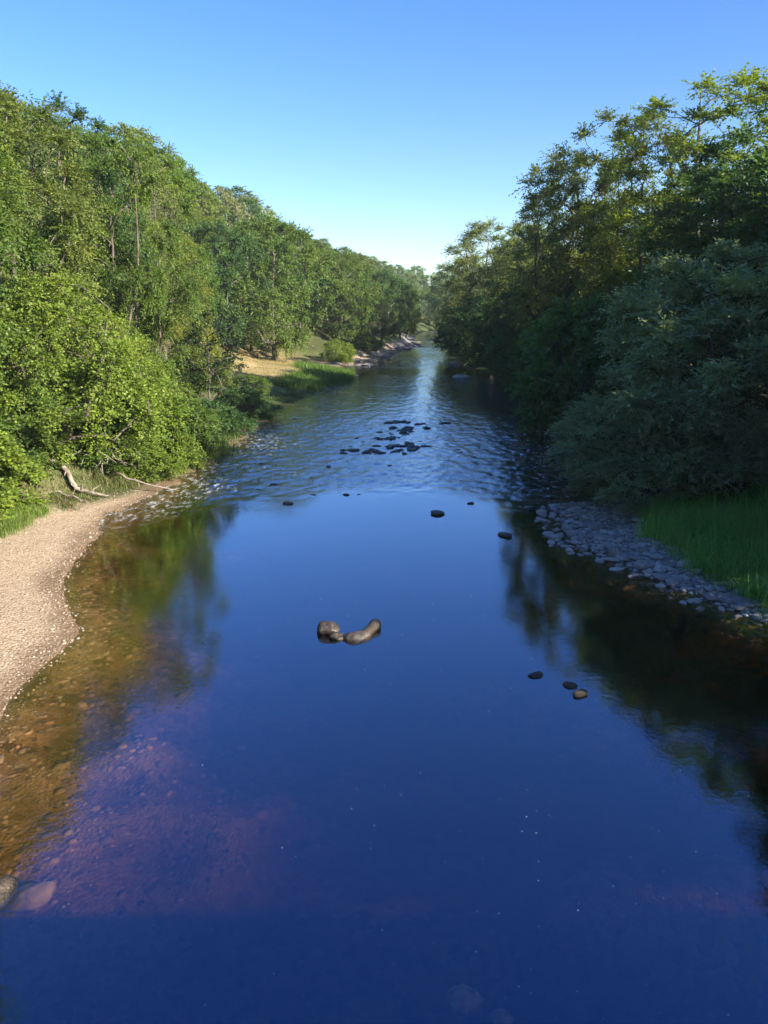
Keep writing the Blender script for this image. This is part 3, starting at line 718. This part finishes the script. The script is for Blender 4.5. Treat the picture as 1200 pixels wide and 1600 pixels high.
put(ROCKS[5], 'stone', 8.0, 24.3, .05, .42, .32, .28, .3, 'big pale blocky stone at the tip of the pebble bank', 'stone', None, (1.5, 1.45, 1.5), .05)
# far shingle boulders on the left bend
k = 0
for i in range(46):
    y = rr_.uniform(100, 215); x = float(xl(y))+rr_.normal(-.3, 1.1); s_ = rr_.uniform(.3, .95); k += 1
    put(ROCKS[i % 8], 'stone', x, y, max(gz(x, y), -.15)+.05, s_*1.4, s_, s_*.6, rr_.uniform(0, 6), 'pale boulder on the far shingle bar at the left bend', 'stone', 'boulders of the far shingle bar', tuple(rr_.uniform(.7, 1.15)*np.array((1.08, 1, .92))))
for i, (x, y, s_, lb) in enumerate([(-4.6, 97.5, 1.0, 'flat pale rock at the tip of the grassy spit'), (-2.5, 118, .9, 'pale rock in the water beyond the grassy spit'), (9.6, 96, 1.1, 'pale rock at the right bank below the far dark shrubs'), (11.6, 121, 1.2, 'boulder in the dark water of the far right bank')]):
    put(ROCKS[i], 'stone', x, y, .05, s_*1.4, s_, s_*.45, i, lb, 'stone', None, (1.4, 1.3, 1.2))
# awash slab, lower left, and the two sunken boulders, lower middle
v, f = rockify(IC4, 431, .18, .35); v = v*np.array([.36, .26, .40])
b = mesh_obj('rock_slab', v, f, M_ROCK, smooth=True); b.location = (-5.15, 9.35, -.24); b.rotation_euler = (.08, -.16, .5); b.color = (1.0, .7, .42, 1)
tag(b, 'pale orange slab just awash at the lower left edge', 'rock')
put(WROCKS[3], 'rock', -5.62, 9.1, -.02, .42, .34, .38, .8, 'dark wet rock cut by the lower left photo edge', 'rock', None, (.8, .7, .6), .2)
v, f = rockify(IC3, 432, .2, .6)
for (x, y, s_, lb) in [(.98, 7.7, .22, 'larger of two brown boulders sunk near the bottom edge'), (1.42, 7.45, .13, 'smaller of two brown boulders sunk near the bottom edge')]:
    b = mesh_obj('sunken_boulder', v*s_*np.array([1.2, .9, 1]), f, M_ROCK, smooth=True); b.location = (x, y, -.30); b.color = (1.7, 1.2, .75, 1); tag(b, lb, 'rock')

def scatter(name, pos, size, colr, ic, flat, mat, label, cat, seed=1, emb=.2):
    r = np.random.default_rng(seed); v0, f0 = ic; n = len(pos)
    protos = np.stack([rockify(ic, seed*10+k, .25, 1.0)[0] for k in range(6)])
    v = protos[r.integers(0, 6, n)]
    sc = size[:, None]*np.stack([r.uniform(.9, 1.4, n), r.uniform(.7, 1.0, n), flat*r.uniform(.7, 1.2, n)], -1)
    v = v*sc[:, None, :]
    a = r.uniform(0, 6.28, n); ca, sa = np.cos(a)[:, None], np.sin(a)[:, None]
    x = v[..., 0]*ca-v[..., 1]*sa; y = v[..., 0]*sa+v[..., 1]*ca
    P = np.stack([x+pos[:, None, 0], y+pos[:, None, 1], v[..., 2]+pos[:, None, 2]+(size*flat*emb)[:, None]], -1)
    nv = v0.shape[0]
    F = f0[None]+(np.arange(n)*nv)[:, None, None]
    o = mesh_obj(name, P.reshape(-1, 3), F.reshape(-1, 3), mat, smooth=False, attrs={'pcol': np.repeat(colr, nv, 0)})
    return tag(o, label, cat, kind='stuff')
def pal(n, cols_, r, s_=.15):
    c = np.array(cols_)[r.integers(0, len(cols_), n)]; return np.clip(c*(1+r.normal(0, s_, (n, 1))), .01, .9)
r = np.random.default_rng(21)
# gravel beach
n = 6500; y = 8+r.uniform(0, 1, n)*26; dd = r.uniform(-.25, 1, n)**1*5.2; dd = np.where(r.uniform(0, 1, n) < .22, r.normal(.3, .45, n), dd)
x = xl(y)-dd; z = ground(x, y); size = np.clip(r.lognormal(-3.8, .42, n), .012, .07)
scatter('beach_pebbles', np.stack([x, y, z], -1), size, pal(n, [(.26, .20, .14), (.30, .235, .165), (.21, .16, .105), (.28, .22, .16), (.34, .29, .22), (.17, .135, .10)], r), IC1, .6, M_PEBBLE, 'sunlit tan pebbles covering the gravel beach on the left', 'pebbles', 3)
# riverbed stones
n = 5500; y = 4.5+r.uniform(0, 1, n)**1.2*30; x = xl(y)+np.abs(r.normal(0, 1, n))*4.2+.1; ok = x < xr(y)-.2; x, y = x[ok], y[ok]; n = len(x)
z = ground(x, y); size = np.clip(r.lognormal(-3.1, .5, n), .02, .18); size = np.minimum(size, np.maximum(-z*.9, .03))
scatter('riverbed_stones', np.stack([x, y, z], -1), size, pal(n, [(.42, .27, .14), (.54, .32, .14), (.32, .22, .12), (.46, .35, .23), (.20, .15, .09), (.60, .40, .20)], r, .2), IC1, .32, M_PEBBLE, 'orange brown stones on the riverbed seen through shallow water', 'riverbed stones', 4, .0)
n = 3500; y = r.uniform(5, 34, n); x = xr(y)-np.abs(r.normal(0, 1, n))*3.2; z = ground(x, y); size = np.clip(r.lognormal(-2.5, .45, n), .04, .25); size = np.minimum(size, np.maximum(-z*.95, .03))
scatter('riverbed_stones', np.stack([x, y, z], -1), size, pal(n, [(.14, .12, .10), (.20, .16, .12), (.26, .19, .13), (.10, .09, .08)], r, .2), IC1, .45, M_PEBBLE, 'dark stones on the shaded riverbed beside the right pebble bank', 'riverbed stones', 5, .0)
# pebbles between the larger stones of the right bank
n = 3200; y = r.uniform(18.8, 32, n); x = xr(y)+r.normal(.9, 1.0, n); z = ground(x, y); size = np.clip(r.lognormal(-2.95, .4, n), .025, .10)
scatter('bank_pebbles', np.stack([x, y, z], -1), size, pal(n, [(.32, .31, .31), (.42, .41, .40), (.52, .50, .48), (.24, .23, .23)], r), IC1, .55, M_PEBBLE, 'small grey pebbles filling the shaded right bank', 'pebbles', 6)

# ------------------------------------------------------------------ grass
def grass(name, x, y, h, wdt, colr, bend, label, seed, hang=.6):
    r = np.random.default_rng(seed); n = len(x); z = ground(x, y)
    a = r.uniform(0, 6.28, n)+0; d = np.stack([np.cos(a), np.sin(a), np.zeros(n)], -1); sd = np.stack([-np.sin(a), np.cos(a), np.zeros(n)], -1)
    B = np.stack([x, y, z-.02], -1); bd = bend*r.uniform(.3, 1.3, n)
    rows = []
    for t, w in ((0, 1), (.4, .9), (.75, .65), (1, .12)):
        c = B+d*(h*bd*t**2)[:, None]; c[:, 2] += h*(t-hang*bd*t**2.2)
        rows.append(c+sd*(wdt*w*.5)[:, None]); rows.append(c-sd*(wdt*w*.5)[:, None])
    V = np.stack(rows, 1); F = np.array([[0, 1, 3, 2], [2, 3, 5, 4], [4, 5, 7, 6]])[None]+(np.arange(n)*8)[:, None, None]
    o = mesh_obj(name, V.reshape(-1, 3), F.reshape(-1, 4), M_BLADE, attrs={'pcol': np.repeat(colr, 8, 0)}); return tag(o, label, 'grass', kind='stuff')
r = np.random.default_rng(31)
def tuft(n, area, ntuft, sd):
    cx, cy = area(ntuft); k = r.integers(0, ntuft, n); return cx[k]+r.normal(0, sd, n), cy[k]+r.normal(0, sd, n), k
def right_area(n):
    y = r.uniform(19.2, 29.0, n); edge = xr(y)+np.interp(y, [19, 21, 24, 27, 29], [.3, 1.0, 1.9, 2.7, 3.2]); return edge+r.uniform(0, 1, n)**1.2*(7.5), y
x, y, k = tuft(26000, right_area, 700, .22)
th = r.uniform(.7, 1.45, 700)[k]; tc = pal(700, [(.19, .46, .085), (.23, .50, .095), (.15, .37, .08), (.29, .50, .11)], r)[k]
grass('tall_grass', x, y, th*r.uniform(.5, 1.05, len(x)), r.uniform(.010, .020, len(x)), tc*(1+r.normal(0, .15, (len(x), 1))).clip(.5, 1.5), .75, 'lush tall green grass on the shaded right bank', 41)
def left_area(n):
    y = r.uniform(23, 30.2, n); return xl(y)-np.interp(y, [23, 26, 30], [4.8, 2.9, 2.3])-r.uniform(0, 1, n)**1.3*4.0-.2, y
x, y, k = tuft(15000, left_area, 420, .20)
grass('beach_grass', x, y, r.uniform(.22, .6, len(x)), r.uniform(.010, .018, len(x)), pal(len(x), [(.13, .23, .03), (.17, .26, .04), (.10, .19, .03), (.26, .27, .09)], r), .55, 'bright sunlit grass behind the gravel beach on the left', 42)
def log_area(n):
    y = r.uniform(30.2, 37, n); return xl(y)-1.5-r.uniform(0, 1, n)**.9*5.5, y
x, y, k = tuft(9000, log_area, 300, .22)
grass('bank_herbs', x, y, r.uniform(.12, .5, len(x)), r.uniform(.012, .03, len(x)), pal(len(x), [(.10, .17, .03), (.14, .2, .04), (.07, .12, .025), (.26, .2, .11), (.16, .12, .07)], r), .7, 'rough herbs and dead stalks on the bank around the driftwood log', 46)
def spit(n):
    y = r.uniform(80, 107, n); return xl(y)-r.uniform(0, 1, n)**1.4*5.2+.1, y
x, y, k = tuft(14000, spit, 360, .40)
grass('spit_grass', x, y, r.uniform(.5, 1.2, len(x)), r.uniform(.03, .055, len(x)), pal(len(x), [(.11, .21, .03), (.14, .24, .035), (.09, .16, .03)], r), .5, 'bright reeds and grass on the low spit by the dry clearing', 43)
def bankl(n):
    y = r.uniform(36, 82, n); return xl(y)-r.uniform(0, 1, n)**1.2*3.6-.15, y
x, y, k = tuft(8000, bankl, 160, .35)
grass('bank_grass', x, y, r.uniform(.2, .6, len(x)), r.uniform(.02, .04, len(x)), pal(len(x), [(.07, .13, .025), (.09, .16, .03), (.05, .10, .02)], r), .5, 'rough grass along the left waterline below the trees', 44)
def clr_area(n):
    y = r.uniform(70, 112, n); return xl(y)-r.uniform(3.5, 17, n), y
x, y, k = tuft(9000, clr_area, 500, .4)
grass('dry_grass', x, y, r.uniform(.08, .28, len(x)), r.uniform(.02, .04, len(x)), pal(len(x), [(.34, .26, .11), (.22, .22, .06), (.16, .2, .05)], r), .5, 'short dry grass of the sunlit clearing on the left bank', 45)

# ------------------------------------------------------------------ driftwood
def bough(name, pts, rad, label, mat, stubs=(), cat='driftwood', sides=10):
    pts = np.array(pts, float); t = np.linspace(0, len(pts)-1, len(pts)*5); P = np.stack([np.interp(t, np.arange(len(pts)), pts[:, k]) for k in range(3)], -1)
    base = P[0].copy(); Rr = np.interp(t, np.linspace(0, len(pts)-1, len(rad)), rad)
    P = P-base; P[1:-1] += r.normal(0, .02, P[1:-1].shape)
    o = empty(name, base)
    v, f = tubes([P], [Rr], sides); v = v*(1+0*v); mesh_obj('stem', v, f, mat, o, smooth=True)
    for (ti, dv, rr0) in stubs:
        i = int(ti*(len(P)-1)); q = P[i]; dv = np.array(dv, float); pp = np.stack([q, q+dv*.35+r.normal(0, .03, 3), q+dv*.7+r.normal(0, .04, 3), q+dv])
        v, f = tubes([pp], [[rr0, rr0*.8, rr0*.55, rr0*.12]], 7); mesh_obj('branch_stub', v, f, mat, o, smooth=True)
    return tag(o, label, cat)
z0 = lambda x, y, h=.1: (x, y, gz(x, y)+h)
bough('driftwood_log', [z0(-14.6, 32.9, .30), z0(-13.9, 32.8, .42), z0(-13.3, 32.4, .30), z0(-12.6, 32.3, .16), z0(-11.9, 32.3, .14)], [.06, .10, .10, .085, .07, .03],
      'bleached driftwood log lying across the far end of the gravel beach', M_PALEWOOD, [(.25, (.1, -.3, -.3), .05), (.45, (.2, -.25, -.25), .04), (.6, (.15, -.15, .35), .04), (.15, (-.3, .2, .5), .05), (.75, (.3, .1, .3), .035)])
bough('driftwood_branch', [z0(-14.0, 31.9, .25), z0(-13.2, 31.6, .18), z0(-12.4, 31.2, .08)], [.05, .045, .02], 'short pale broken branch in front of the driftwood log', M_PALEWOOD, [(.5, (.1, .1, .3), .02)])
bough('driftwood_branch', [z0(-12.6, 34.6, .5), z0(-11.6, 34.0, .55), z0(-10.4, 33.8, .35), z0(-9.4, 34.2, .2)], [.05, .05, .035, .015], 'thin pale branch reaching out over the water beyond the log', M_PALEWOOD, [(.5, (.3, -.1, .35), .02), (.7, (.2, .2, .2), .018)])
rt = empty('root_tangle', z0(-13.2, 34.2, .2)); tag(rt, 'tangle of exposed brown roots under the alders behind the log', 'roots')
for i in range(26):
    a = r.uniform(-2.8, .4); L = r.uniform(.6, 1.9); st = np.array([r.normal(0, .8), r.normal(.3, .4), r.uniform(.25, .9)])
    p = [st+np.array([math.cos(a), math.sin(a), -.45])*L*t+r.normal(0, .07, 3) for t in (0, .3, .6, 1)]
    v, f = tubes([np.array(p)], [[.055, .045, .03, .012]], 6); mesh_obj('root', v, f, M_DEADWOOD, rt, smooth=True)
bough('dead_bough', [z0(14.3, 31.2, 1.0), z0(13.4, 30.4, 1.9), z0(12.2, 30.0, 2.3), z0(11.0, 29.6, 2.2)], [.06, .05, .03, .012], 'thin pale dead bough sticking out of the low willow', M_PALEWOOD, [(.5, (-.4, .1, .3), .02)], 'branch')
bough('dead_sapling', [z0(14.9, 28.6, 0), z0(14.8, 28.7, 1.6), z0(14.95, 28.6, 2.8), z0(14.6, 28.8, 4.2), z0(14.3, 29.0, 5.2)], [.11, .095, .075, .05, .02], 'pale bare stem rising before the large willow', M_DEADWOOD, [(.45, (.5, -.1, .9), .045), (.62, (-.6, 0, .7), .035)], 'branch')

# ------------------------------------------------------------------ foam flecks on the pool
n = 300; y = 6.2+r.uniform(0, 1, n)**1.3*15; x = r.uniform(-.22, .56, n)*y+.6; x = np.where(r.uniform(0, 1, n) < .3, r.uniform(-.3, .5, n)*y, x)
ok = (x > xl(y)+3) & (x < xr(y)-.5); x, y = x[ok], y[ok]; n = len(x)
sz = np.clip(r.lognormal(-5.3, .45, n), .003, .012)
scatter('foam_flecks', np.stack([x, y, np.full(n, .004)], -1), sz, np.full((n, 3), .8), IC1, .25, M_FOAM, 'tiny white foam flecks drifting on the dark pool', 'foam', 9, 0)

# ------------------------------------------------------------------ the bridge the view is taken from; its shadow crosses the near riverbed
def bridge():
    root = empty('stone_bridge', (0, -3.2, 0))
    x0, x1, ztop = -30.0, 34.0, 6.75
    piers = [(-12.5, -1.6), (1.6, 12.5)]; XS = np.linspace(x0, x1, 257)
    zb = np.full(len(XS), -2.0)
    for a, b in piers:
        mid, hw = (a+b)/2, (b-a)/2; t = (XS-mid)/hw; inn = np.abs(t) < 1
        zb = np.where(inn, .4+4.6*np.sqrt(np.clip(1-t*t, 0, 1)), zb)
    k = len(XS); V = []
    for yy in (-2.6, 2.6):
        V.append(np.stack([XS, np.full(k, yy), zb], -1)); V.append(np.stack([XS, np.full(k, yy), np.full(k, ztop)], -1))
    V = np.concatenate(V); i = np.arange(k-1); A, B, C_, D_ = i, i+k, i+2*k, i+3*k
    F = np.concatenate([np.stack([A, A+1, B+1, B], -1), np.stack([C_, D_, D_+1, C_+1], -1), np.stack([B, B+1, D_+1, D_], -1), np.stack([A, C_, C_+1, A+1], -1)])
    mesh_obj('arch_wall', V, F, M_STONEWALL, root)
    for yy in (-2.45, 2.45):
        v = np.array([(x, y_, z_) for x in (x0, x1) for y_ in (yy-.2, yy+.2) for z_ in (ztop+.004, 7.75)])
        f = np.array([[0, 1, 3, 2], [4, 6, 7, 5], [0, 4, 5, 1], [2, 3, 7, 6], [1, 5, 7, 3], [0, 2, 6, 4]])
        mesh_obj('parapet', v, f, M_STONEWALL, root)
    tag(root, 'stone arch bridge under the viewpoint, its shadow lying across the near riverbed', 'bridge')
bridge()

# ------------------------------------------------------------------ air
def haze():
    x0, x1, y0, y1, z0_, z1 = -1600., 3600., -70., 3300., -9., 75.
    v = np.array([(x, y, z) for x in (x0, x1) for y in (y0, y1) for z in (z0_, z1)])
    f = np.array([[0, 1, 3, 2], [4, 6, 7, 5], [0, 4, 5, 1], [2, 3, 7, 6], [1, 5, 7, 3], [0, 2, 6, 4]])
    m = NT('haze'); vol = m.n('ShaderNodeVolumePrincipled', {'Color': (.82, .9, 1.0, 1), 'Density': .0002, 'Anisotropy': .0})
    m.link(vol.outputs[0], m.out.inputs['Volume'])
    tag(mesh_obj('haze', v, f, m.m), 'thin blue air softening the far trees', 'haze', kind='stuff')
haze()
